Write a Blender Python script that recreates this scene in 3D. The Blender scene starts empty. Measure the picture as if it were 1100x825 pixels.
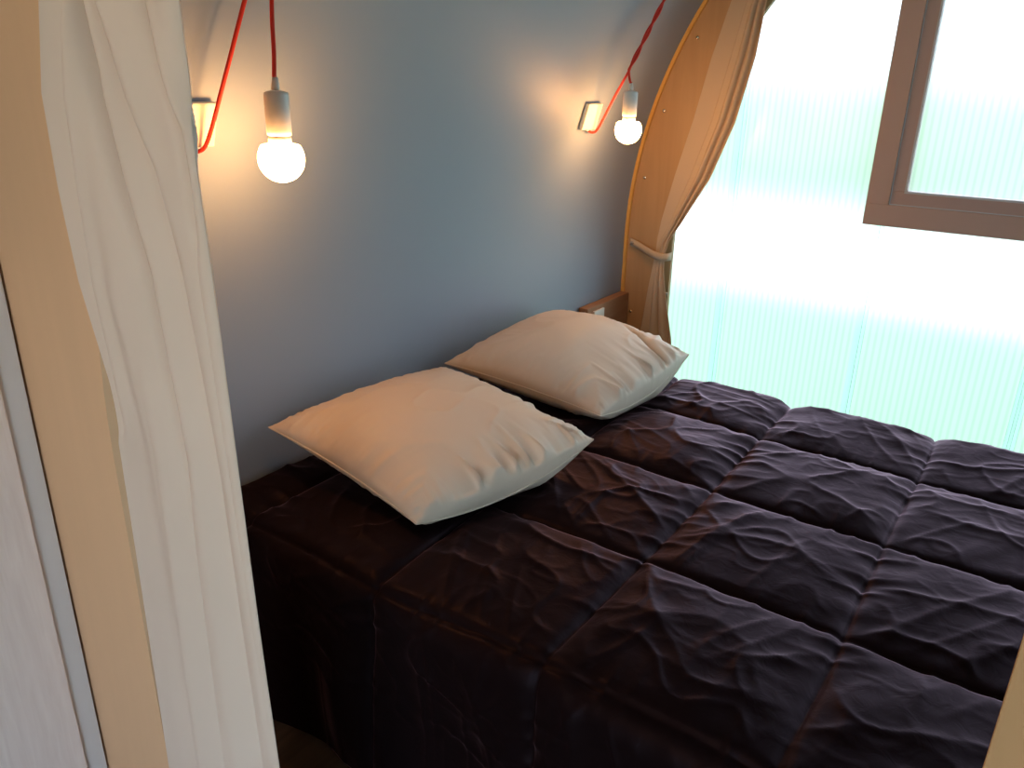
import bpy, bmesh, math, random
import numpy as np
from mathutils import Vector, Matrix
random.seed(4)
PI = math.pi
COL = bpy.context.scene.collection
SC = bpy.context.scene

# ------------------------------------------------------------------ helpers
def link(o, parent=None):
    COL.objects.link(o)
    if parent: o.parent = parent
    return o

def mesh_obj(name, verts, faces, mat, parent=None, smooth=True):
    me = bpy.data.meshes.new(name)
    me.from_pydata([tuple(map(float, v)) for v in verts], [], [tuple(map(int, f)) for f in faces])
    me.validate(); me.update()
    if smooth:
        for p in me.polygons: p.use_smooth = True
    me.materials.append(mat)
    return link(bpy.data.objects.new(name, me), parent)

def bm_obj(name, bm, mat, parent=None, smooth=False):
    bmesh.ops.recalc_face_normals(bm, faces=bm.faces[:])
    me = bpy.data.meshes.new(name); bm.to_mesh(me); bm.free()
    if smooth:
        for p in me.polygons: p.use_smooth = True
    me.materials.append(mat)
    return link(bpy.data.objects.new(name, me), parent)

def empty(name, loc=(0, 0, 0)):
    o = bpy.data.objects.new(name, None); o.empty_display_size = .05
    o.location = loc
    return link(o)

def tag(o, label=None, cat=None, group=None, kind=None):
    if label: o['label'] = label
    if cat: o['category'] = cat
    if group: o['group'] = group
    if kind: o['kind'] = kind
    return o

def add_box(bm, lo, hi, bevel=0.0, M=None):
    r = bmesh.ops.create_cube(bm, size=1)
    vs = r['verts']
    c = [(a+b)/2 for a, b in zip(lo, hi)]; s = [b-a for a, b in zip(lo, hi)]
    for v in vs: v.co = Vector((c[0]+v.co.x*s[0], c[1]+v.co.y*s[1], c[2]+v.co.z*s[2]))
    if bevel:
        es = list({e for v in vs for e in v.link_edges})
        r2 = bmesh.ops.bevel(bm, geom=es, offset=bevel, segments=2, profile=.6, affect='EDGES')
        vs = list({v for f in r2['faces'] for v in f.verts} | {v for v in vs if v.is_valid})
    if M is not None:
        for v in vs: v.co = M @ v.co
    return vs

def box(name, lo, hi, mat, parent=None, bevel=0.0, M=None):
    bm = bmesh.new(); add_box(bm, lo, hi, bevel, M)
    return bm_obj(name, bm, mat, parent)

def catmull(pts, n):
    P = [np.array(p, float) for p in pts]
    P = [2*P[0]-P[1]] + P + [2*P[-1]-P[-2]]
    out = []
    for i in range(1, len(P)-2):
        for k in range(n):
            t = k/n
            out.append(.5*((2*P[i])+(-P[i-1]+P[i+1])*t+(2*P[i-1]-5*P[i]+4*P[i+1]-P[i+2])*t*t+(-P[i-1]+3*P[i]-3*P[i+1]+P[i+2])*t**3))
    out.append(P[-2])
    return np.array(out)

def tube_vf(path, r, seg=10, closed=False):
    path = [Vector(p) for p in path]; n = len(path)
    verts, faces = [], []
    t0 = (path[1]-path[0]).normalized()
    nrm = t0.orthogonal().normalized()
    for i in range(n):
        if closed: t = (path[(i+1) % n]-path[i-1])
        else: t = path[min(i+1, n-1)]-path[max(i-1, 0)]
        t.normalize()
        nrm = (nrm - t*nrm.dot(t)).normalized(); b = t.cross(nrm)
        rr = r[i] if hasattr(r, '__len__') else r
        for k in range(seg):
            a = 2*PI*k/seg
            verts.append(path[i]+nrm*math.cos(a)*rr+b*math.sin(a)*rr)
    m = n if closed else n-1
    for i in range(m):
        j = (i+1) % n
        for k in range(seg):
            faces.append((i*seg+k, i*seg+(k+1) % seg, j*seg+(k+1) % seg, j*seg+k))
    if not closed:
        faces.append(tuple(range(seg-1, -1, -1))); faces.append(tuple((n-1)*seg+k for k in range(seg)))
    return verts, faces

def join_vf(*vfs):
    V, F = [], []
    for v, f in vfs:
        o = len(V); V += list(v); F += [tuple(i+o for i in q) for q in f]
    return V, F

def tube(name, path, r, mat, parent=None, seg=10, closed=False):
    v, f = tube_vf(path, r, seg, closed)
    return mesh_obj(name, v, f, mat, parent)

def lathe(name, prof, center, mat, parent=None, seg=40, smooth=True):
    V, F = [], []
    for (r, z) in prof:
        for k in range(seg):
            a = 2*PI*k/seg; V.append((center[0]+r*math.cos(a), center[1]+r*math.sin(a), center[2]+z))
    for i in range(len(prof)-1):
        for k in range(seg):
            F.append((i*seg+k, i*seg+(k+1) % seg, (i+1)*seg+(k+1) % seg, (i+1)*seg+k))
    F.append(tuple(range(seg-1, -1, -1))); F.append(tuple((len(prof)-1)*seg+k for k in range(seg)))
    o = mesh_obj(name, V, F, mat, parent, smooth)
    bm = bmesh.new(); bm.from_mesh(o.data); bmesh.ops.recalc_face_normals(bm, faces=bm.faces[:]); bm.to_mesh(o.data); bm.free()
    return o

# numpy smooth value noise
def vnoise(x, y, seed=0):
    rs = np.random.RandomState(seed); T = rs.rand(256, 256)
    xi = np.floor(x).astype(int); yi = np.floor(y).astype(int)
    fx = x-xi; fy = y-yi
    fx = fx*fx*fx*(fx*(fx*6-15)+10); fy = fy*fy*fy*(fy*(fy*6-15)+10)
    a = T[xi % 256, yi % 256]; b = T[(xi+1) % 256, yi % 256]; c = T[xi % 256, (yi+1) % 256]; d = T[(xi+1) % 256, (yi+1) % 256]
    return (a*(1-fx)+b*fx)*(1-fy)+(c*(1-fx)+d*fx)*fy
def ridge(x, y, seed=0):
    return 1-np.abs(2*vnoise(x, y, seed)-1)
def sstep(a, b, x):
    t = np.clip((x-a)/(b-a), 0, 1); return t*t*(3-2*t)

# ------------------------------------------------------------------ materials
def new_mat(name):
    m = bpy.data.materials.new(name); m.use_nodes = True
    nt = m.node_tree; b = nt.nodes['Principled BSDF']
    return m, nt, b
def plain(name, col, rough=.6, spec=.4, metal=0, noise=0, nscale=8, bump=0, bscale=200, sheen=0, stretch=(1, 1, 1)):
    m, nt, b = new_mat(name)
    b.inputs['Base Color'].default_value = (*col, 1); b.inputs['Roughness'].default_value = rough
    b.inputs['Specular IOR Level'].default_value = spec; b.inputs['Metallic'].default_value = metal
    if sheen: b.inputs['Sheen Weight'].default_value = sheen
    tc = nt.nodes.new('ShaderNodeTexCoord'); mp = nt.nodes.new('ShaderNodeMapping')
    mp.inputs['Scale'].default_value = stretch
    nt.links.new(tc.outputs['Object'], mp.inputs['Vector'])
    if noise:
        n = nt.nodes.new('ShaderNodeTexNoise'); n.inputs['Scale'].default_value = nscale; n.inputs['Detail'].default_value = 5
        nt.links.new(mp.outputs[0], n.inputs['Vector'])
        mx = nt.nodes.new('ShaderNodeMix'); mx.data_type = 'RGBA'
        mx.inputs[6].default_value = (*[c*(1-noise) for c in col], 1); mx.inputs[7].default_value = (*[min(1, c*(1+noise)) for c in col], 1)
        nt.links.new(n.outputs['Fac'], mx.inputs[0]); nt.links.new(mx.outputs[2], b.inputs['Base Color'])
    if bump:
        n2 = nt.nodes.new('ShaderNodeTexNoise'); n2.inputs['Scale'].default_value = bscale; n2.inputs['Detail'].default_value = 3
        nt.links.new(mp.outputs[0], n2.inputs['Vector'])
        bp = nt.nodes.new('ShaderNodeBump'); bp.inputs['Strength'].default_value = bump; bp.inputs['Distance'].default_value = .002
        nt.links.new(n2.outputs['Fac'], bp.inputs['Height']); nt.links.new(bp.outputs[0], b.inputs['Normal'])
    return m
def weave(name, col, rough=.8, trans=0.0, noise=.06, spec=.15, sheen=.0):
    m, nt, b = new_mat(name)
    b.inputs['Base Color'].default_value = (*col, 1); b.inputs['Roughness'].default_value = rough
    b.inputs['Specular IOR Level'].default_value = spec
    if sheen: b.inputs['Sheen Weight'].default_value = sheen
    tc = nt.nodes.new('ShaderNodeTexCoord')
    n = nt.nodes.new('ShaderNodeTexNoise'); n.inputs['Scale'].default_value = 260; n.inputs['Detail'].default_value = 2
    nt.links.new(tc.outputs['Object'], n.inputs['Vector'])
    bp = nt.nodes.new('ShaderNodeBump'); bp.inputs['Strength'].default_value = .12; bp.inputs['Distance'].default_value = .001
    nt.links.new(n.outputs['Fac'], bp.inputs['Height']); nt.links.new(bp.outputs[0], b.inputs['Normal'])
    n3 = nt.nodes.new('ShaderNodeTexNoise'); n3.inputs['Scale'].default_value = 5
    nt.links.new(tc.outputs['Object'], n3.inputs['Vector'])
    mx = nt.nodes.new('ShaderNodeMix'); mx.data_type = 'RGBA'
    mx.inputs[6].default_value = (*[c*(1-noise) for c in col], 1); mx.inputs[7].default_value = (*[min(1, c*(1+noise)) for c in col], 1)
    nt.links.new(n3.outputs['Fac'], mx.inputs[0]); nt.links.new(mx.outputs[2], b.inputs['Base Color'])
    if trans:
        t = nt.nodes.new('ShaderNodeBsdfTranslucent'); t.inputs['Color'].default_value = (*col, 1)
        ms = nt.nodes.new('ShaderNodeMixShader'); ms.inputs[0].default_value = trans
        nt.links.new(b.outputs[0], ms.inputs[1]); nt.links.new(t.outputs[0], ms.inputs[2])
        nt.links.new(ms.outputs[0], nt.nodes['Material Output'].inputs[0])
    return m
def wood(name, c1, c2, axis='z', scale=6, rough=.55, spec=.3):
    m, nt, b = new_mat(name)
    b.inputs['Roughness'].default_value = rough; b.inputs['Specular IOR Level'].default_value = spec
    tc = nt.nodes.new('ShaderNodeTexCoord'); mp = nt.nodes.new('ShaderNodeMapping')
    mp.inputs['Scale'].default_value = {'z': (8, 8, .7), 'x': (.7, 8, 8), 'y': (8, .7, 8)}[axis]
    nt.links.new(tc.outputs['Object'], mp.inputs['Vector'])
    n = nt.nodes.new('ShaderNodeTexNoise'); n.inputs['Scale'].default_value = scale; n.inputs['Detail'].default_value = 6; n.inputs['Distortion'].default_value = .6
    nt.links.new(mp.outputs[0], n.inputs['Vector'])
    cr = nt.nodes.new('ShaderNodeValToRGB'); cr.color_ramp.elements[0].position = .3; cr.color_ramp.elements[1].position = .7
    cr.color_ramp.elements[0].color = (*c1, 1); cr.color_ramp.elements[1].color = (*c2, 1)
    nt.links.new(n.outputs['Fac'], cr.inputs[0]); nt.links.new(cr.outputs[0], b.inputs['Base Color'])
    bp = nt.nodes.new('ShaderNodeBump'); bp.inputs['Strength'].default_value = .1; bp.inputs['Distance'].default_value = .001
    nt.links.new(n.outputs['Fac'], bp.inputs['Height']); nt.links.new(bp.outputs[0], b.inputs['Normal'])
    return m
def emit(name, col, s):
    m, nt, b = new_mat(name)
    b.inputs['Base Color'].default_value = (.9, .9, .9, 1)
    b.inputs['Emission Color'].default_value = (*col, 1); b.inputs['Emission Strength'].default_value = s
    return m
def polycarb(name, pitch, tint):
    """fluted translucent multiwall sheet: the flute webs pass a little less light than the cells"""
    m, nt, b = new_mat(name); nt.nodes.remove(b)
    tc = nt.nodes.new('ShaderNodeTexCoord'); sx = nt.nodes.new('ShaderNodeSeparateXYZ')
    nt.links.new(tc.outputs['Object'], sx.inputs[0])
    mu = nt.nodes.new('ShaderNodeMath'); mu.operation = 'MULTIPLY'; mu.inputs[1].default_value = 2*PI/pitch
    nt.links.new(sx.outputs['Y'], mu.inputs[0])
    sn = nt.nodes.new('ShaderNodeMath'); sn.operation = 'SINE'; nt.links.new(mu.outputs[0], sn.inputs[0])
    mr = nt.nodes.new('ShaderNodeMapRange'); mr.inputs['From Min'].default_value = -.2; mr.inputs['From Max'].default_value = .9
    nt.links.new(sn.outputs[0], mr.inputs['Value'])
    mx = nt.nodes.new('ShaderNodeMix'); mx.data_type = 'RGBA'
    mx.inputs[6].default_value = (*tint, 1); mx.inputs[7].default_value = (*[c*WEB for c in tint], 1)
    nt.links.new(mr.outputs[0], mx.inputs[0])
    tr = nt.nodes.new('ShaderNodeBsdfTranslucent'); nt.links.new(mx.outputs[2], tr.inputs['Color'])
    rf = nt.nodes.new('ShaderNodeBsdfRefraction'); rf.inputs['Roughness'].default_value = .55; rf.inputs['IOR'].default_value = 1.12
    nt.links.new(mx.outputs[2], rf.inputs['Color'])
    ms = nt.nodes.new('ShaderNodeMixShader'); ms.inputs[0].default_value = POLY_CLEAR
    nt.links.new(tr.outputs[0], ms.inputs[1]); nt.links.new(rf.outputs[0], ms.inputs[2])
    gl = nt.nodes.new('ShaderNodeBsdfGlossy'); gl.inputs['Roughness'].default_value = .25
    ms2 = nt.nodes.new('ShaderNodeMixShader'); ms2.inputs[0].default_value = .05
    nt.links.new(ms.outputs[0], ms2.inputs[1]); nt.links.new(gl.outputs[0], ms2.inputs[2])
    nt.links.new(ms2.outputs[0], nt.nodes['Material Output'].inputs[0])
    return m
WEB = .87; POLY_CLEAR = .7

M_wall = plain('wall_paint', (.245, .29, .35), .5, .35, noise=.05, nscale=1.5)
M_floor = wood('floor_wood', (.05, .032, .02), (.08, .052, .035), 'x')
M_poly = polycarb('polycarbonate', .0235, (.72, .67, .64))
M_joint = polycarb('joint_profile', .2, (.68, .70, .75))
M_frame = plain('window_frame_paint', (.52, .37, .31), .45, .4)
M_frame2 = plain('sash_paint', (.47, .34, .30), .45, .4)
M_seal = plain('glazing_seal', (.55, .58, .62), .5)
M_ply = wood('plywood', (.40, .235, .11), (.46, .28, .135), 'z', 3, .5)
M_plyedge = plain('plywood_edge', (.62, .34, .08), .5)
M_board = plain('beige_board', (.74, .47, .28), .7, .2, noise=.05, nscale=4, stretch=(6, 6, .5))
M_rail = wood('rail_wood', (.28, .14, .07), (.36, .19, .10), 'x', 4)
M_curtain = weave('curtain_cloth', (.78, .64, .54), .85, .12)
M_curt2 = weave('tan_curtain_cloth', (.55, .42, .29), .75, .10)
M_tan = weave('tan_partition_cloth', (.52, .29, .14), .8, .08)
M_pillow = weave('pillow_cotton', (.62, .50, .39), .55, .0, .03, .35)
M_piping = weave('pillow_seam', (.58, .48, .38), .7)
M_white = plain('white_plastic', (.78, .74, .66), .4, .5)
M_cream = plain('cream_box', (.80, .72, .55), .45, .4)
M_porc = plain('lamp_holder_ceramic', (.62, .60, .55), .4, .5)
M_cord = plain('red_textile_cord', (.62, .035, .02), .7, .3, bump=.5, bscale=900)
M_bulb = emit('bulb_glass', (1.0, .47, .16), 84)
M_metal = plain('steel', (.45, .40, .33), .35, .5, metal=1)
M_darkscrew = plain('screw_steel', (.75, .66, .52), .25, .5, metal=1)
M_cab = wood('white_wood_grain', (.80, .70, .67), (.88, .79, .76), 'z', 10, .45)
M_cabedge = plain('cabinet_edge', (.66, .66, .68), .4, .5)
M_matt = weave('mattress_cloth', (.35, .33, .30), .8)
M_base = wood('bed_base_wood', (.10, .06, .04), (.15, .09, .06), 'x')
M_lawn = plain('grass', (.15, .29, .12), .9, .1, noise=.3, nscale=6)
M_hedge = plain('hedge_leaves', (.28, .42, .20), .9, .1, noise=.5, nscale=9)

# duvet satin
def duvet_mat():
    m, nt, b = new_mat('duvet_satin')
    b.inputs['Base Color'].default_value = (.0055, .0028, .0032, 1); b.inputs['Roughness'].default_value = .42
    b.inputs['Specular IOR Level'].default_value = .09; b.inputs['Specular Tint'].default_value = (1, .74, .82, 1)
    tc = nt.nodes.new('ShaderNodeTexCoord')
    n = nt.nodes.new('ShaderNodeTexNoise'); n.inputs['Scale'].default_value = 26; n.inputs['Detail'].default_value = 4; n.inputs['Distortion'].default_value = 1.2
    nt.links.new(tc.outputs['Object'], n.inputs['Vector'])
    bp = nt.nodes.new('ShaderNodeBump'); bp.inputs['Strength'].default_value = .22; bp.inputs['Distance'].default_value = .005
    nt.links.new(n.outputs['Fac'], bp.inputs['Height']); nt.links.new(bp.outputs[0], b.inputs['Normal'])
    # satin sheen, tinted by the dark brown yarn, growing towards grazing view
    b.inputs['Specular IOR Level'].default_value = 0
    gl = nt.nodes.new('ShaderNodeBsdfGlossy'); gl.inputs['Color'].default_value = (1, .70, .82, 1); gl.inputs['Roughness'].default_value = .43
    nt.links.new(bp.outputs[0], gl.inputs['Normal'])
    lw = nt.nodes.new('ShaderNodeLayerWeight'); lw.inputs['Blend'].default_value = .16
    nt.links.new(bp.outputs[0], lw.inputs['Normal'])
    mu = nt.nodes.new('ShaderNodeMath'); mu.operation = 'MULTIPLY'; mu.inputs[1].default_value = .66
    nt.links.new(lw.outputs['Fresnel'], mu.inputs[0])
    ms = nt.nodes.new('ShaderNodeMixShader'); nt.links.new(mu.outputs[0], ms.inputs[0])
    nt.links.new(b.outputs[0], ms.inputs[1]); nt.links.new(gl.outputs[0], ms.inputs[2])
    nt.links.new(ms.outputs[0], nt.nodes['Material Output'].inputs[0])
    return m
M_duvet = duvet_mat()

# ------------------------------------------------------------------ the shell
YW, Z0, RAD = 1.56, .90, 1.75
YC = YW-RAD                      # vault axis
XG = 3.12                        # gable plane
XN = -1.9                        # open end behind the camera
def shell_y(z): return YW if z <= Z0 else YC+math.sqrt(max(0, RAD*RAD-(z-Z0)**2))
def shell_z(y): return Z0+math.sqrt(max(0, RAD*RAD-(y-YC)**2))

def extr_x(name, prof, x0, x1, mat, smooth=True, nx=1):
    V, F = [], []
    for i in range(nx+1):
        x = x0+(x1-x0)*i/nx
        for (y, z) in prof: V.append((x, y, z))
    n = len(prof)
    for i in range(nx):
        for k in range(n-1): F.append((i*n+k, i*n+k+1, (i+1)*n+k+1, (i+1)*n+k))
    return mesh_obj(name, V, F, mat, None, smooth)
TH = .05
def shell_strip(a0, a1, low, n):
    """closed profile with thickness, angles measured from +Y about the vault axis"""
    inn = [(YC+RAD*math.cos(a0+(a1-a0)*k/n), Z0+RAD*math.sin(a0+(a1-a0)*k/n)) for k in range(n+1)]
    out = [(YC+(RAD+TH)*math.cos(a0+(a1-a0)*k/n), Z0+(RAD+TH)*math.sin(a0+(a1-a0)*k/n)) for k in range(n+1)]
    if low == 'start':
        inn = [(inn[0][0], -.02)]+inn; out = [(out[0][0], -.02)]+out
    if low == 'end':
        inn = inn+[(inn[-1][0], -.02)]; out = out+[(out[-1][0], -.02)]
    return inn+out[::-1]+[inn[0]]
A1 = .62
def solid_strip(name, prof, mat):
    V, F = [], []; P = prof[:-1]; n = len(P)
    for x in (XN, XG+.04):
        V += [(x, y, z) for y, z in P]
    for k in range(n): F.append((k, (k+1) % n, n+(k+1) % n, n+k))
    h = n//2
    for k in range(h-1):
        F.append((k, k+1, n-2-k, n-1-k)); F.append((n+k, n+n-1-k, n+n-2-k, n+k+1))
    o = mesh_obj(name, V, F, mat, None, False)
    bm = bmesh.new(); bm.from_mesh(o.data); bmesh.ops.recalc_face_normals(bm, faces=bm.faces[:]); bm.to_mesh(o.data); bm.free()
    for p in o.data.polygons: p.use_smooth = abs(p.normal.x) < .5
    try: o.data.set_sharp_from_angle(angle=.5)
    except Exception: pass
    return o
tag(solid_strip('wall_back', shell_strip(0, A1, 'start', 24), M_wall), kind='structure')
tag(solid_strip('ceiling', shell_strip(A1, PI-A1, None, 60), M_wall), kind='structure')
tag(solid_strip('wall_front', shell_strip(PI-A1, PI, 'end', 24), M_wall), kind='structure')
tag(box('floor', (XN, YC-RAD-.05, -.06), (XG+.05, YW+.05, 0), M_floor), kind='structure')
tag(box('ground', (-16, -16, -.5), (26, 16, -.45), M_lawn), kind='structure')

# unseen end wall added to darken the bed side; right-hand doorway lights the curtain
def near_wall():
    ys = sorted(set([YC-RAD+.001+(2*RAD-.002)*k/60 for k in range(61)]+[-1.6, .2]))
    V, F = [], []
    for a, b in zip(ys[:-1], ys[1:]):
        za = 2.0 if -1.6 <= (a+b)/2 <= .2 else -.01
        o = len(V)
        for x in (XN, XN+.04): V += [(x, a, za), (x, b, za), (x, b, max(za, shell_z(b))), (x, a, max(za, shell_z(a)))]
        F += [(o, o+1, o+2, o+3), (o+4, o+7, o+6, o+5), (o, o+4, o+5, o+1), (o, o+3, o+7, o+4), (o+1, o+5, o+6, o+2)]
    return mesh_obj('wall_left', V, F, M_board, None, False)
tag(near_wall(), kind='structure')

# gable of polycarbonate, with the window opening left free
WY0, WY1, WZ0, WZ1 = -.42, .612, 1.062, 1.98
JOINTS = (1.115, .56, -.001, -.56, -1.115)
def gable():
    ys = sorted(set([YC-RAD+.001+(2*RAD-.002)*k/70 for k in range(71)]+[WY0+.02, WY1-.02]+[y+d for y in JOINTS for d in (-.017, .017)]))
    V, F = [], []
    def col(y, za, zb):
        pass
    T = .016
    for a, b in zip(ys[:-1], ys[1:]):
        mid = (a+b)/2
        if any(abs(mid-y) < .017 for y in JOINTS): continue      # the joint profile sits here
        spans = [(0, None)]
        if WY0+.02 < mid < WY1-.02: spans = [(0, WZ0+.02), (WZ1-.02, None)]
        for za, zb in spans:
            t0 = zb if zb else shell_z(a); t1 = zb if zb else shell_z(b)
            if za > min(t0, t1): continue
            o = len(V)
            V += [(XG, a, za), (XG, b, za), (XG, b, t1), (XG, a, t0)]
            F.append((o, o+1, o+2, o+3))
    o = mesh_obj('wall_right', V, F, M_poly, None, False)
    bm = bmesh.new(); bm.from_mesh(o.data); bmesh.ops.remove_doubles(bm, verts=bm.verts[:], dist=1e-5)
    bmesh.ops.recalc_face_normals(bm, faces=bm.faces[:]); bm.to_mesh(o.data); bm.free()
    return tag(o, kind='structure')
W_right = gable()
i = 0
for y in (1.115, .56, -.001, -.56, -1.115):
    top = shell_z(y)-.01
    spans = [(.02, top)]
    if WY0 < y < WY1: spans = [(.02, WZ0-.005), (WZ1+.005, top)]
    P = [(-.018, -.001), (-.0175, -.004), (-.006, -.004), (-.005, -.009), (.005, -.009), (.006, -.004), (.0175, -.004), (.018, -.001)]
    V, F = [], []
    for a, b in spans:
        o = len(V)
        V += [(XG+dx, y+dy, a) for dy, dx in P]+[(XG+dx, y+dy, b) for dy, dx in P]
        F += [(o+k, o+k+1, o+len(P)+k+1, o+len(P)+k) for k in range(len(P)-1)]
    i += 1
    tag(mesh_obj('trim_%d' % i, V, F, M_joint, None, False), kind='structure')

# window
win = tag(empty('window_1', (XG, (WY0+WY1)/2, WZ0)), kind='structure')
def ring(name, y0, y1, z0, z1, w, x0, x1, mat, bevel, par):
    bm = bmesh.new(); c = Vector((XG, (WY0+WY1)/2, WZ0))
    for lo, hi in (((x0, y0, z0), (x1, y1, z0+w)), ((x0, y0, z1-w), (x1, y1, z1)), ((x0, y0, z0+w), (x1, y0+w, z1-w)), ((x0, y1-w, z0+w), (x1, y1, z1-w))):
        add_box(bm, [a-b for a, b in zip(lo, c)], [a-b for a, b in zip(hi, c)], bevel)
    return bm_obj(name, bm, mat, par)
ring('window_frame', WY0, WY1, WZ0, WZ1, .075, XG-.035, XG+.03, M_frame, .0015, win)
sash = ring('sash', WY0+.078, WY1-.078, WZ0+.078, WZ1-.078, .046, XG-.026, XG+.026, M_frame2, .0015, win)
ring('glazing_seal', WY0+.118, WY1-.118, WZ0+.118, WZ1-.118, .007, XG-.0285, XG-.0265, M_seal, .0, win)
ring('sash_seal', WY0+.0745, WY1-.0745, WZ0+.0745, WZ1-.0745, .004, XG-.0262, XG-.022, M_seal, .0, win)
c = Vector((XG, (WY0+WY1)/2, WZ0))
mesh_obj('pane', [Vector(p)-c for p in ((XG, WY0+.11, WZ0+.11), (XG, WY1-.11, WZ0+.11), (XG, WY1-.11, WZ1-.11), (XG, WY0+.11, WZ1-.11))], [(0, 1, 2, 3)], M_poly, win, False)

# ------------------------------------------------------------------ plywood arch rib by the gable
rib = tag(empty('arch_rib', (3.085, YW-.1, 0)), 'tan plywood arch rib curving up the corner between blue-grey wall and translucent wall', 'arch rib')
rc = Vector((3.085, YW-.1, 0))
def arch_pts(off, zs): # points at distance off inside the shell
    P = []
    for z in zs:
        if z <= Z0: P.append((YW-off, z))
        else:
            a = (z-Z0)/RAD
            P.append((YC+(RAD-off)*math.cos(a), Z0+(RAD-off)*math.sin(a)))
    return P
zs = list(np.linspace(.005, .9, 8))+list(np.linspace(.95, 3.2, 40))
def arch_board(name, o0, o1, x0, x1, mat, par, c):
    A = arch_pts(o0, zs); B = arch_pts(o1, zs); n = len(A)
    V = []; F = []
    for x in (x0, x1):
        V += [Vector((x, y, z))-c for y, z in A]+[Vector((x, y, z))-c for y, z in B]
    for k in range(n-1):
        F += [(k, k+1, n+k+1, n+k), (2*n+k, 3*n+k, 3*n+k+1, 2*n+k+1), (k, 2*n+k, 2*n+k+1, k+1), (n+k, n+k+1, 3*n+k+1, 3*n+k)]
    F += [(0, n, 3*n, 2*n), (n-1, 3*n-1, 4*n-1, 2*n-1)]
    o = mesh_obj(name, V, F, mat, par, False)
    bm = bmesh.new(); bm.from_mesh(o.data); bmesh.ops.recalc_face_normals(bm, faces=bm.faces[:]); bm.to_mesh(o.data); bm.free()
    return o
arch_board('board', .006, .222, 3.085, 3.106, M_ply, rib, rc)
arch_board('edge_strip', .002, .016, 3.072, 3.0845, M_plyedge, rib, rc)
for k, z in enumerate((.574, .875, 1.164, 1.445, 1.745, 2.03)):
    (y, zz), = arch_pts(.052, [z])
    bm = bmesh.new(); bmesh.ops.create_uvsphere(bm, u_segments=14, v_segments=8, radius=.0075)
    for v in bm.verts: v.co = Vector((3.083+v.co.x*.5, y+v.co.y, zz+v.co.z))-rc
    bm_obj('screw', bm, M_darkscrew, rib, True)

# ------------------------------------------------------------------ wooden rail with socket behind the pillows
rail = tag(empty('wooden_rail', (2.88, 1.54, .45)), 'short dark wooden rail on the wall behind the far pillow beside the arch rib', 'rail')
rc2 = Vector((2.88, 1.54, .45))
box('board', Vector((2.71, 1.515, .45))-rc2, Vector((3.07, 1.557, .662))-rc2, M_rail, rail, .003)
pl = box('socket_plate', Vector((2.75, 1.505, .56))-rc2, Vector((2.835, 1.5145, .645))-rc2, M_white, rail, .003)
tag(pl, 'white socket plate')

# ------------------------------------------------------------------ bed, duvet
BX0, BX1, BY0, BY1 = .97, 2.485, -.42, 1.535
ZB = .57
bed = tag(empty('bed', ((BX0+BX1)/2, (BY0+BY1)/2, 0)), 'low double bed under the dark brown quilted duvet', 'bed')
bc = Vector(((BX0+BX1)/2, (BY0+BY1)/2, 0))
def brel(*p): return Vector(p)-bc
box('mattress', brel(BX0+.075, BY0+.075, .34), brel(BX1-.075, BY1-.05, .492), M_matt, bed, .03)
box('bed_frame', brel(BX0+.09, BY0+.09, .20), brel(BX1-.09, BY1-.05, .338), M_base, bed, .006)
for x in (BX0+.12, BX1-.18):
    for y in (BY0+.1, BY1-.16):
        box('leg', brel(x, y, 0), brel(x+.06, y+.06, .2), M_base, bed, .004)

SX = [2.162+.3977-.0, 2.162, 1.764, 1.367, .969]
SEAMX = [2.162-.3977*k for k in range(0, 4)]
SEAMY = [.179+.4157*k for k in range(-2, 4)]
def cell_warp(X, Y):
    wx = X+.012*(vnoise(X*3.1, Y*3.1, 11)-.5)*2; wy = Y+.012*(vnoise(X*3.1, Y*3.1, 12)-.5)*2
    return wx, wy
def duvet_h(X, Y):
    """height of quilted top above the seam level"""
    wx, wy = cell_warp(X, Y)
    dx = np.min(np.abs(wx[..., None]-np.array(SEAMX)), -1); dy = np.min(np.abs(wy[..., None]-np.array(SEAMY)), -1)
    d = np.minimum(dx, dy)
    puff = .016*(1-np.exp(-dx/.06))*(1-np.exp(-dy/.05))
    groove = -.008*np.exp(-dx/.006)-.009*np.exp(-dy/.007)
    # puckers running away from the stitching
    pk = .0035*np.exp(-dx/.05)*(ridge(Y*22, X*5, 21)-.5)*2+.0045*np.exp(-dy/.06)*(ridge(X*20+Y*4, Y*5, 22)-.5)*2
    # slack folds: long diagonal ones in each cell, and small crumples
    ci = np.floor((wx-2.162)/.3977); cj = np.floor((wy-.179)/.4157)
    ang = .5+1.1*np.sin(ci*12.9+cj*7.3)
    u = np.cos(ang)*X+np.sin(ang)*Y; v = -np.sin(ang)*X+np.cos(ang)*Y
    inside = sstep(.0, .07, d)
    fold = .007*(ridge(u*1.5+9*ci, v*6+5*cj, 31)**5-.15)+.006*(ridge(u*4.5+v*4+2*ci, v*3.2-u*5+cj, 35)**6-.12)+.004*(ridge(u*7-v*5+ci, v*6+u*4+cj, 36)**7-.1)
    cr = .0034*(ridge(u*4+3*ci, v*15+cj, 32)**4-.2)+.0014*(ridge(X*19+2*vnoise(X*9, Y*9, 5), Y*15, 33)**4-.2)
    big = .012*(vnoise(X*2.4, Y*2.4, 41)-.5)
    return puff+groove+pk+inside*(fold+cr)+big
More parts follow.
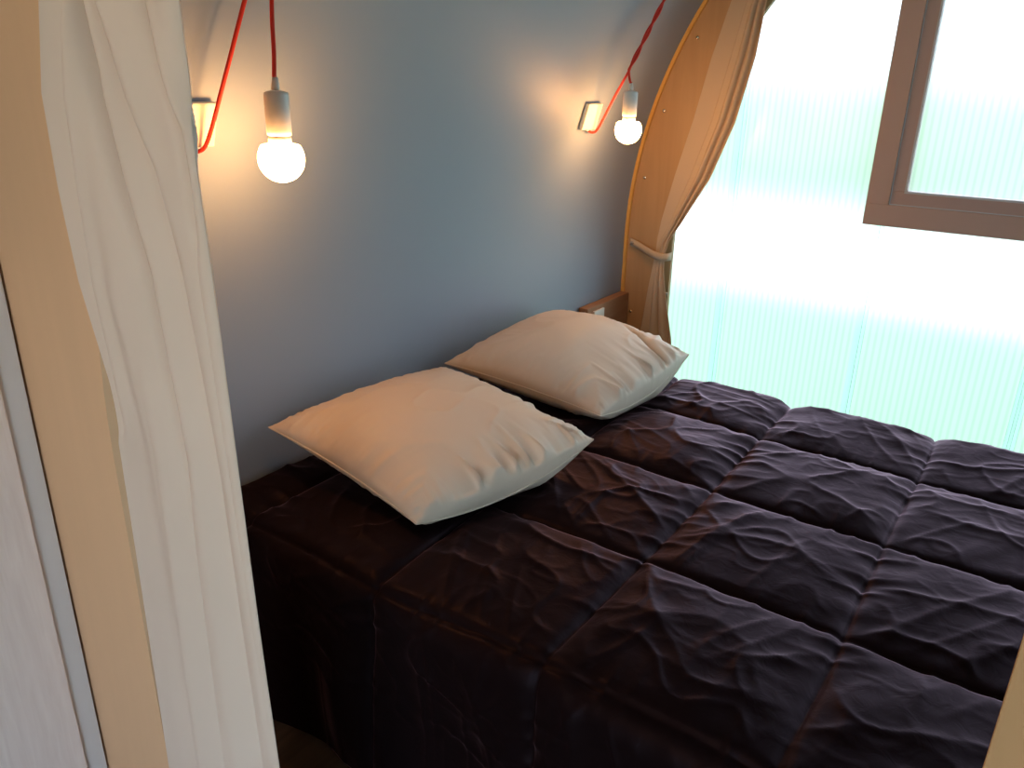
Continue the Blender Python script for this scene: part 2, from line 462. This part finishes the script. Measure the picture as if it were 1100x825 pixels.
def make_duvet():
    nx, ny = 400, 470
    L = np.linspace(BX0-.56, BX1+.22, nx); K = np.linspace(BY0-.40, BY1-.005, ny)
    U, V = np.meshgrid(L, K, indexing='ij')
    H = duvet_h(np.clip(U, BX0-.3, BX1+.3), V)
    # pressed down under the pillows
    for (px, py, rx, ry) in ((1.42, 1.24, .25, .25), (2.10, 1.22, .25, .25)):
        q = np.sqrt(((U-px)/rx)**2+((V-py)/ry)**2)
        H = H*(1-.9*(1-sstep(.75, 1.15, q)))
    r = .055
    def drape(t, edge, sgn):
        """arc length past an edge -> (horizontal, drop)"""
        s = np.maximum(0, sgn*(t-edge)+r*.5)
        a = np.minimum(s/r, PI/2)
        hor = r*np.sin(a); drop = r*(1-np.cos(a))+np.maximum(0, s-r*PI/2)
        return s, hor, drop, a
    X = U.copy(); Y = V.copy(); Z = np.full_like(U, ZB-.018); NX = np.zeros_like(U); NY = np.zeros_like(U); NZ = np.ones_like(U)
    for edge, sgn, ax in ((BX0, -1, 0), (BX1, 1, 0), (BY0, -1, 1)):
        T = U if ax == 0 else V
        s, hor, drop, a = drape(T, edge, sgn)
        on = s > 0
        base = edge-sgn*r*.5
        if ax == 0: X = np.where(on, base+sgn*hor, X); NX = np.where(on, sgn*np.sin(a), NX)
        else: Y = np.where(on, base+sgn*hor, Y); NY = np.where(on, sgn*np.sin(a), NY)
        Z = np.where(on, Z-drop, Z); NZ = np.where(on, np.minimum(NZ, np.cos(a)), NZ)
    n = np.sqrt(NX**2+NY**2+NZ**2)
    # hanging cloth waves a little
    hang = sstep(.08, .35, np.maximum(0, ZB-Z))
    X += hang*.018*np.sin(V*13+2*vnoise(V*3, U*3, 3))*np.sign(U-1.7)
    X += H*NX/n; Y += H*NY/n; Z += H*NZ/n
    Y = np.minimum(Y, YW-.008)
    Z = np.maximum(Z, .03)
    verts = np.stack([X, Y, Z], -1).reshape(-1, 3)
    faces = []
    for i in range(nx-1):
        b0 = i*ny; b1 = (i+1)*ny
        for j in range(ny-1): faces.append((b0+j, b1+j, b1+j+1, b0+j+1))
    o = mesh_obj('duvet', verts, faces, M_duvet)
    return o
duv = tag(make_duvet(), 'dark brown satin duvet quilted in squares, spread over the bed', 'duvet')

# ------------------------------------------------------------------ pillows
def pillow(name, L, B, R, F, top, bot, seed, label, crease=None, group=None, sag=.035):
    """corners given as seam points, counter-clockwise seen from below: F-R is u=+/-1 along v=-1"""
    L, B, R, F = [np.array(p, float) for p in (L, B, R, F)]
    n = 110
    g = np.sin(np.linspace(-1, 1, n)*PI/2)*.55+np.linspace(-1, 1, n)*.45
    u, v = np.meshgrid(g, g, indexing='ij')
    pin = .055
    uu = u*(1-pin*(1-v*v)); vv = v*(1-pin*(1-u*u))
    a = (uu+1)/2; b = (vv+1)/2           # a: L/F -> B/R   b: F/R -> L/B
    front = ((1-v)/2)**2*(1-u*u)          # the front edge bellies out and rests on the bed
    vv = vv-.09*front; b = (vv+1)/2
    mid = ((1-a)*(1-b))[..., None]*F+(a*(1-b))[..., None]*R+((1-a)*b)[..., None]*L+(a*b)[..., None]*B
    mid[..., 2] -= sag*front
    du = (R+B-F-L); dv = (L+B-F-R)
    N = np.cross(du, dv); N /= np.linalg.norm(N)
    if N[2] < 0: N = -N
    e = np.clip((1-u*u)*(1-v*v), 0, 1)
    prof = e**(.46-.22*((1-v)/2)**3*(1-u**4))*(1-.08*(u*u+v*v))
    edge = np.minimum(1-np.abs(u), 1-np.abs(v))
    near = np.exp(-edge/.22)*sstep(0, .06, edge)
    along = np.where((1-np.abs(u)) < (1-np.abs(v)), v, u)
    fw = .12+.88*np.exp(-((v+1)/.55)**2)
    fw = fw*(1-np.abs(along)**3)
    puck = fw*near*(ridge(along*7+seed, edge*1.2, seed)**3-.3)*.044+near*(ridge(along*15+seed, edge*2, seed+1)**2-.3)*.008
    soft = (vnoise(u*1.6+seed, v*1.6, seed+2)-.5)*.02*prof
    cr = (ridge(u*2+v*1.3, v*2.5-u, seed+3)**6)*.004*prof
    t1 = top*prof+puck+soft+cr
    if crease is not None:
        (cu, cv, dirx, diry, wid, dep) = crease
        s = (u-cu)*(-diry)+(v-cv)*dirx; l = (u-cu)*dirx+(v-cv)*diry
        t1 = t1-dep*np.exp(-(s/wid)**2)*np.exp(-(l/.35)**2)*sstep(0, .1, edge)
    t2 = bot*prof+.5*puck
    P1 = mid+t1[..., None]*N; P2 = mid-t2[..., None]*N
    for P in (P1, P2):
        P[..., 1] = np.minimum(P[..., 1], np.array([[shell_y(z)-.006 for z in row] for row in P[..., 2]]))
    FL = ZB+.006
    P2[..., 2] = np.where(P2[..., 2] < FL, FL+.0*P2[..., 2], P2[..., 2])
    P1[..., 2] = np.maximum(P1[..., 2], FL+.002)
    c = np.array([mid[..., 0].mean(), mid[..., 1].mean(), FL])
    root = tag(empty(name, c), label, 'pillow', group)
    V = np.concatenate([P1.reshape(-1, 3), P2.reshape(-1, 3)])-c
    FC = []
    for i in range(n-1):
        for j in range(n-1):
            q = (i*n+j, (i+1)*n+j, (i+1)*n+j+1, i*n+j+1)
            FC.append(q); FC.append(tuple(x+n*n for x in q[::-1]))
    o = mesh_obj('pillowcase', V, FC, M_pillow, root)
    bm = bmesh.new(); bm.from_mesh(o.data); bmesh.ops.remove_doubles(bm, verts=bm.verts[:], dist=1e-4)
    bmesh.ops.recalc_face_normals(bm, faces=bm.faces[:]); bm.to_mesh(o.data); bm.free()
    loop = [P1[i, 0] for i in range(n-1)]+[P1[n-1, j] for j in range(n-1)]+[P1[i, n-1] for i in range(n-1, 0, -1)]+[P1[0, j] for j in range(n-1, 0, -1)]
    tube('piping', np.array(loop)-c, .0022, M_piping, root, 6, True)
    return root
pillow('pillow', (1.135, 1.530, .695), (1.70, 1.43, .715), (1.65, .885, .655), (1.14, 1.044, .590), .118, .08, 7,
       'plump beige pillow lying nearest, in front of the other pillow', None, 'pillows on the bed')
pillow('pillow', (1.79, 1.50, .69), (2.42, 1.50, .72), (2.41, .95, .67), (1.90, 1.00, .605), .125, .10, 23,
       'beige pillow behind the other one, nearer the translucent wall', (.55, -.62, .35, .93, .05, .03), 'pillows on the bed')

# ------------------------------------------------------------------ pendant lamps and their wall boxes
def wall_box(x0, x1, z0, z1, label):
    zc = (z0+z1)/2; yw = shell_y(zc); tilt = math.asin((zc-Z0)/RAD)
    root = tag(empty('wall_box', ((x0+x1)/2, yw, zc)), label, 'wall box', 'cream boxes on the wall')
    root.rotation_euler = (tilt, 0, 0)   # lean with the curved wall
    w = (x1-x0)/2; h = (z1-z0)/2/math.cos(tilt)
    box('cover', (-w, -.019, -h), (w, -.007, h), M_cream, root, .004)
    box('back_plate', (-w+.003, -.0065, -h+.003), (w-.003, -.001, h-.003), M_porc, root, .001)
    bm = bmesh.new(); add_box(bm, (-.008, -.017, -h-.006), (.008, -.008, -h-.0002), .001)
    bm_obj('cord_grip', bm, M_porc, root)
    return root
wall_box(.92, 1.030, 1.387, 1.473, 'square cream wall box beside the left curtain, with a red cord from its base')
wall_box(2.53, 2.627, 1.367, 1.456, 'square cream wall box near the arch rib, with a red cord from its base')

RB = .046
def pendant(hook, bulb, boxpt, label, twist, loop_pts, cord_pts):
    root = tag(empty('pendant_lamp', hook), label, 'pendant lamp', 'bare bulb pendant lamps')
    h = np.array(hook)
    bx, by, bz = bulb               # bulb centre
    # bulb: glowing globe cut flat above, opaque collar, ceramic holder
    prof = []
    for k in range(26):
        a = -PI/2+(PI/2+.60)*k/25
        prof.append((max(.0005, RB*math.cos(a)), RB*math.sin(a)))
    prof.append((RB*math.cos(.60)-.004, RB*math.sin(.60)+.002)); prof.append((.018, RB*math.sin(.60)+.0025))
    b = lathe('bulb', prof, (bx-h[0], by-h[1], bz-h[2]), M_bulb, root)
    zt = RB*math.sin(.60)+.003
    lathe('bulb_collar', [(.021, zt), (.0225, zt+.004), (.0225, zt+.012), (.020, zt+.014)], (bx-h[0], by-h[1], bz-h[2]), M_white, b)
    zh = zt+.0145
    lathe('lamp_holder', [(.020, zh), (.0235, zh+.002), (.0245, zh+.010), (.0245, zh+.076), (.0225, zh+.082), (.012, zh+.085)], (bx-h[0], by-h[1], bz-h[2]), M_porc, root)
    zr = zh+.0855
    lathe('cord_grip', [(.0085, zr), (.008, zr+.008), (.0055, zr+.024)], (bx-h[0], by-h[1], bz-h[2]), M_porc, root, 20)
    top = np.array([bx, by, bz+zr+.022])
    R = .0042
    if not twist:
        p1 = catmull([top]+cord_pts+[hook], 12)
        p2 = catmull([boxpt]+loop_pts+[hook], 12)
        v, f = join_vf(tube_vf(p1-h, R), tube_vf(p2-h, R))
    else:
        fork = np.array(twist)
        hk = np.array(hook); ax = hk-fork; Ln = np.linalg.norm(ax); ax /= Ln
        e1 = np.cross(ax, [0, 1, 0]); e1 /= np.linalg.norm(e1); e2 = np.cross(ax, e1)
        def helix(ph):
            return [fork+ax*Ln*t+R*(1 if t > .03 else .6)*(e1*math.cos(ph+t*Ln*38)+e2*math.sin(ph+t*Ln*38)) for t in np.linspace(0, 1, 90)]
        h1 = helix(0); h2 = helix(PI)
        p1 = np.array(list(catmull([top]+cord_pts+[h1[0]], 10))+h1[1:])
        p2 = np.array(list(catmull([boxpt]+loop_pts+[h2[0]], 10))+h2[1:])
        v, f = join_vf(tube_vf(p1-h, R), tube_vf(p2-h, R))
    mesh_obj('cord', v, f, M_cord, root)
    # small hook fixed to the curved shell
    y0 = shell_y(hook[2]+.03)
    tube('hook', np.array([(hook[0], y0-.002, hook[2]+.03), (hook[0], hook[1]+.004, hook[2]+.026), (hook[0], hook[1]-.010, hook[2]+.012), (hook[0], hook[1]-.008, hook[2]-.006), (hook[0], hook[1]+.006, hook[2]-.008)])-h, .003, M_metal, root, 8)
    return root
YB = 1.32
pendant((1.068, 1.265, 1.86), (1.073, YB, 1.365), (.985, 1.486, 1.380),
        'left bare globe bulb pendant on a red cord, beside the pale curtain', None,
        [(.992, 1.48, 1.373), (1.002, 1.455, 1.395), (1.013, 1.40, 1.504), (1.036, 1.34, 1.652), (1.055, 1.29, 1.77)],
        [(1.072, YB, 1.52), (1.076, YB, 1.56), (1.079, 1.318, 1.65), (1.074, 1.29, 1.77)])
pendant((2.76, 1.275, 1.86), (2.575, YB, 1.369), (2.585, 1.486, 1.359),
        'right bare globe bulb pendant on twisted red cords, beside the arch rib', (2.560, 1.325, 1.562),
        [(2.60, 1.475, 1.353), (2.606, 1.455, 1.37), (2.585, 1.39, 1.47)],
        [(2.568, YB+.003, 1.53)])

# ------------------------------------------------------------------ partition board, cabinet, curtains on the camera side
board = tag(empty('partition_board', (.61, 1.4, 0)), 'beige arched partition board behind the pale left curtain', 'partition board')
arch_board('board', .006, .33, .597, .62, M_board, board, Vector((.61, 1.4, 0)))

cab = tag(empty('cabinet', (.2, 1.5, 0)), 'white wood-grain cabinet at the left edge, beside the beige board', 'cabinet')
cc = Vector((.2, 1.5, 0))
box('body', Vector((-.4, 1.497, .0))-cc, Vector((.5915, 1.520, 1.25))-cc, M_cabedge, cab, .003)
box('door', Vector((-.38, 1.489, .03))-cc, Vector((.549, 1.4965, 1.24))-cc, M_cab, cab, .003)

def cloth_rows(name, rows, nu, fn, mat, parent=None, c=Vector((0, 0, 0)), thick=.0015):
    """rows: list of z; fn(s, z) -> (x, y)"""
    V, F = [], []
    for z in rows:
        for k in range(nu):
            x, y = fn(k/(nu-1), z); V.append(Vector((x, y, z))-c)
    for i in range(len(rows)-1):
        for k in range(nu-1): F.append((i*nu+k, i*nu+k+1, (i+1)*nu+k+1, (i+1)*nu+k))
    o = mesh_obj(name, V, F, mat, parent)
    md = o.modifiers.new('thickness', 'SOLIDIFY'); md.thickness = thick; md.offset = 0
    return o
def lerp_tab(tab, z):
    zs_ = [t[0] for t in tab]; 
    return [float(np.interp(z, zs_, [t[k] for t in tab])) for k in range(1, len(tab[0]))]

# pale left curtain: gathered above, fanning out below
LT = [(.03, 1.140, .805), (.32, 1.134, .807), (.60, 1.120, .812), (.79, 1.108, .816), (1.02, 1.093, .818), (1.10, 1.103, .819), (1.245, 1.127, .821), (1.374, 1.127, .823), (1.494, 1.118, .824), (1.60, 1.080, .824), (1.9, 1.03, .824)]
XC = .572
def step(s, c, w): 
    t = min(1, max(0, (s-c)/w+.5)); return t*t*(3-2*t)
CREASES = [  # (height, position across, strength), depth, width to the left, width to the right
    ([(.03, -.05, 0), (1.0, .02, 0), (1.09, .06, .6), (1.26, .12, 1), (1.5, .2, 1), (1.62, .2, 1), (1.9, .2, 1)], .034, .05, .02),
    ([(.03, .62, 0), (.9, .60, .1), (1.28, .56, .7), (1.41, .46, 1), (1.52, .39, 1), (1.62, .28, 1), (1.9, .22, 1)], .036, .02, .06),
    ([(.03, .90, 0), (1.0, .82, .2), (1.28, .77, .5), (1.41, .69, .6), (1.52, .54, .7), (1.62, .38, .8), (1.9, .30, 1)], .024, .03, .02),
    ([(.03, 1.0, 0), (1.30, .93, .1), (1.46, .90, .8), (1.53, .80, 1), (1.62, .68, 1), (1.9, .5, 1)], .036, .025, .06),
    ([(.03, .30, .5), (.8, .36, .5), (1.2, .40, .1), (1.9, .4, 0)], .018, .12, .10),
]
def left_curtain(s, z):
    yl, yr = lerp_tab(LT, z)
    y = yl+(yr-yl)*s
    g = max(0, min(1, (z-.25)/1.4))      # how gathered
    g2 = g**1.3
    # creases run from the gather above down and outwards (towards the right edge)
    x = 0
    # creases fan out from the gather above; each is a sharp valley with a rolled fold beside it
    for tab, dep, wl, wr in CREASES:
        cpos, k = lerp_tab(tab, z)
        d = s-cpos
        x += 1.25*k*(dep*math.exp(-abs(d)/(wl if d < 0 else wr))-.35*dep*math.exp(-((d-.07)/.06)**2))
    x += (.012*math.sin(s*8.5+z*1.1)+.004*math.sin(s*21+1+2*z))*(1-.4*g)
    x += .016*math.exp(-(1-s)/.05)-.016*math.exp(-s/.05)*g
    return XC-.03+x, y
cloth_rows_z = list(np.linspace(.03, 1.95, 300))
lc = cloth_rows('curtain', cloth_rows_z, 320, left_curtain, M_curtain)
tag(lc, 'pale beige curtain hanging at the left, fanning out in folds, in front of the bed', 'curtain')

# matching curtain across the opening, only its edge is seen
def right_curtain(s, z):
    y = -.040-.42*s
    return .60+.018*math.sin(s*26+.6*z)*(.3+.7*s)+.010*math.sin(s*9), y
rcu = cloth_rows('curtain', list(np.linspace(.03, 1.95, 50)), 120, right_curtain, M_tan)
tag(rcu, 'tan curtain edge at the bottom right corner of the view', 'curtain')

# tan curtain tied back against the rib
gc = tag(empty('curtain', (3.03, 1.34, .1)), 'tan curtain tied back against the arch rib beside the translucent wall', 'curtain')
gcc = Vector((3.03, 1.34, .1))
GT = [(.12, 1.455, 1.25), (.50, 1.442, 1.268), (.70, 1.42, 1.315), (.80, 1.405, 1.338), (.86, 1.396, 1.342), (.92, 1.395, 1.325), (1.0, 1.385, 1.275), (1.18, 1.345, 1.175), (1.39, 1.29, 1.10), (1.62, 1.24, 1.052), (1.80, 1.19, 1.036), (2.05, 1.10, .90), (2.25, 1.0, .74)]
def gable_curtain(s, z):
    yl, yr = lerp_tab(GT, z)
    y = yl+(yr-yl)*s
    tie = math.exp(-((z-.86)/.10)**2)
    amp = .026*(1-.65*tie)
    s0 = .40 if z > .95 else .40*max(0, (z-.86)/.09)      # where the flat part turns into folds
    q = max(0, (s-s0)/(1-s0))
    fold = amp*(.25+.55*float(sstep(0, .06, q))+.95*abs(math.sin(PI*2.5*max(0, q-.30)/.70))**.7*(q > .30))
    x = 3.068-.016*q-fold-.012*tie
    return x, y
gzs = list(np.linspace(.12, 2.25, 140))
cloth_rows('cloth', gzs, 90, gable_curtain, M_curt2, gc, gcc)
# tieback band from the screw round the bundle
def band():
    pts = []
    for (y, z, x) in ((1.525, .885, 3.066), (1.48, .874, 3.058), (1.43, .862, 3.034), (1.385, .853, 3.018), (1.35, .850, 3.012), (1.328, .850, 3.024), (1.322, .852, 3.05)):
        pts.append((x, y, z))
    P = catmull(pts, 6); V = []; F = []
    for p in P:
        V.append(Vector(p+[0, 0, .016])-gcc); V.append(Vector(p+[-.002, 0, 0])-gcc); V.append(Vector(p-[0, 0, .016])-gcc)
    for i in range(len(P)-1):
        for k in range(2): F.append((i*3+k, i*3+k+1, i*3+k+4, i*3+k+3))
    o = mesh_obj('tieback', V, F, M_curt2, gc)
    md = o.modifiers.new('thickness', 'SOLIDIFY'); md.thickness = .003
    return o
tb = band()
for nm, p, r, m, par in (('snap_button', (3.058, 1.512, .882), .008, M_metal, tb), ('snap_button', (3.012, 1.315, .70), .007, M_metal, gc)):
    bm = bmesh.new(); bmesh.ops.create_uvsphere(bm, u_segments=14, v_segments=8, radius=r)
    for v in bm.verts: v.co = Vector((p[0]+v.co.x*.5, p[1]+v.co.y, p[2]+v.co.z))-gcc
    bm_obj(nm, bm, m, par, True)

# ------------------------------------------------------------------ outside
tag(box('added_pale_strip', (7.5, -12, -.449), (13.0, 14, -.43), plain('added_pale_ground', (.72, .70, .64), .9, .1, noise=.1, nscale=20)), kind='structure')  # pale ground strip added to whiten the middle of the translucent wall
def hedge():
    n, m = 90, 40
    V, F = [], []
    rs = np.random.RandomState(2)
    for i in range(n):
        for j in range(m):
            t = j/(m-1); a = -.1+t*(PI*.62)
            y = -10+20*i/(n-1)
            r = 1.5+.5*vnoise(np.array(i*.35), np.array(j*.35), 8)+.25*rs.rand()
            V.append((14.6+1.2-math.cos(a-.0)*r*1.0+0*y, y, -.45+math.sin(a)*r*1.1+.1*rs.rand()))
    for i in range(n-1):
        for j in range(m-1): F.append((i*m+j, (i+1)*m+j, (i+1)*m+j+1, i*m+j+1))
    return mesh_obj('hedge', V, F, M_hedge, None, False)
tag(hedge(), 'blurred green hedge outside beyond the translucent wall', 'hedge', kind='stuff')

# ------------------------------------------------------------------ light, camera
ld = bpy.data.lights.new('room_lamp', 'POINT'); ld.energy = 24; ld.color = (1, .60, .34); ld.shadow_soft_size = .06
lo = bpy.data.objects.new('room_lamp', ld); lo.location = (-.9, .55, 2.1); COL.objects.link(lo)
w = bpy.data.worlds.new('overcast'); SC.world = w; w.use_nodes = True
bg = w.node_tree.nodes['Background']
bg.inputs['Color'].default_value = (.64, .87, 1.08, 1); bg.inputs['Strength'].default_value = 6.0

pitch, yaw, roll = -.36718513, .60685898, .02117006
f_ = Vector((math.cos(pitch)*math.cos(yaw), math.cos(pitch)*math.sin(yaw), math.sin(pitch)))
r_ = Vector((math.sin(yaw), -math.cos(yaw), 0)); u_ = r_.cross(f_)
cr, sr = math.cos(roll), math.sin(roll)
R_ = r_*cr+u_*sr; U_ = u_*cr-r_*sr
cam = bpy.data.cameras.new('camera'); co = bpy.data.objects.new('camera', cam); COL.objects.link(co)
co.matrix_world = Matrix(((R_.x, U_.x, -f_.x, 0), (R_.y, U_.y, -f_.y, 0), (R_.z, U_.z, -f_.z, 1.52), (0, 0, 0, 1)))
cam.sensor_width = 36; cam.lens = 845.987/1100*36; cam.clip_start = .02
SC.camera = co
SC.view_settings.view_transform = 'Standard'; SC.view_settings.look = 'None'
SC.view_settings.exposure = 0; SC.view_settings.gamma = 1; SC.view_settings.use_curve_mapping = False
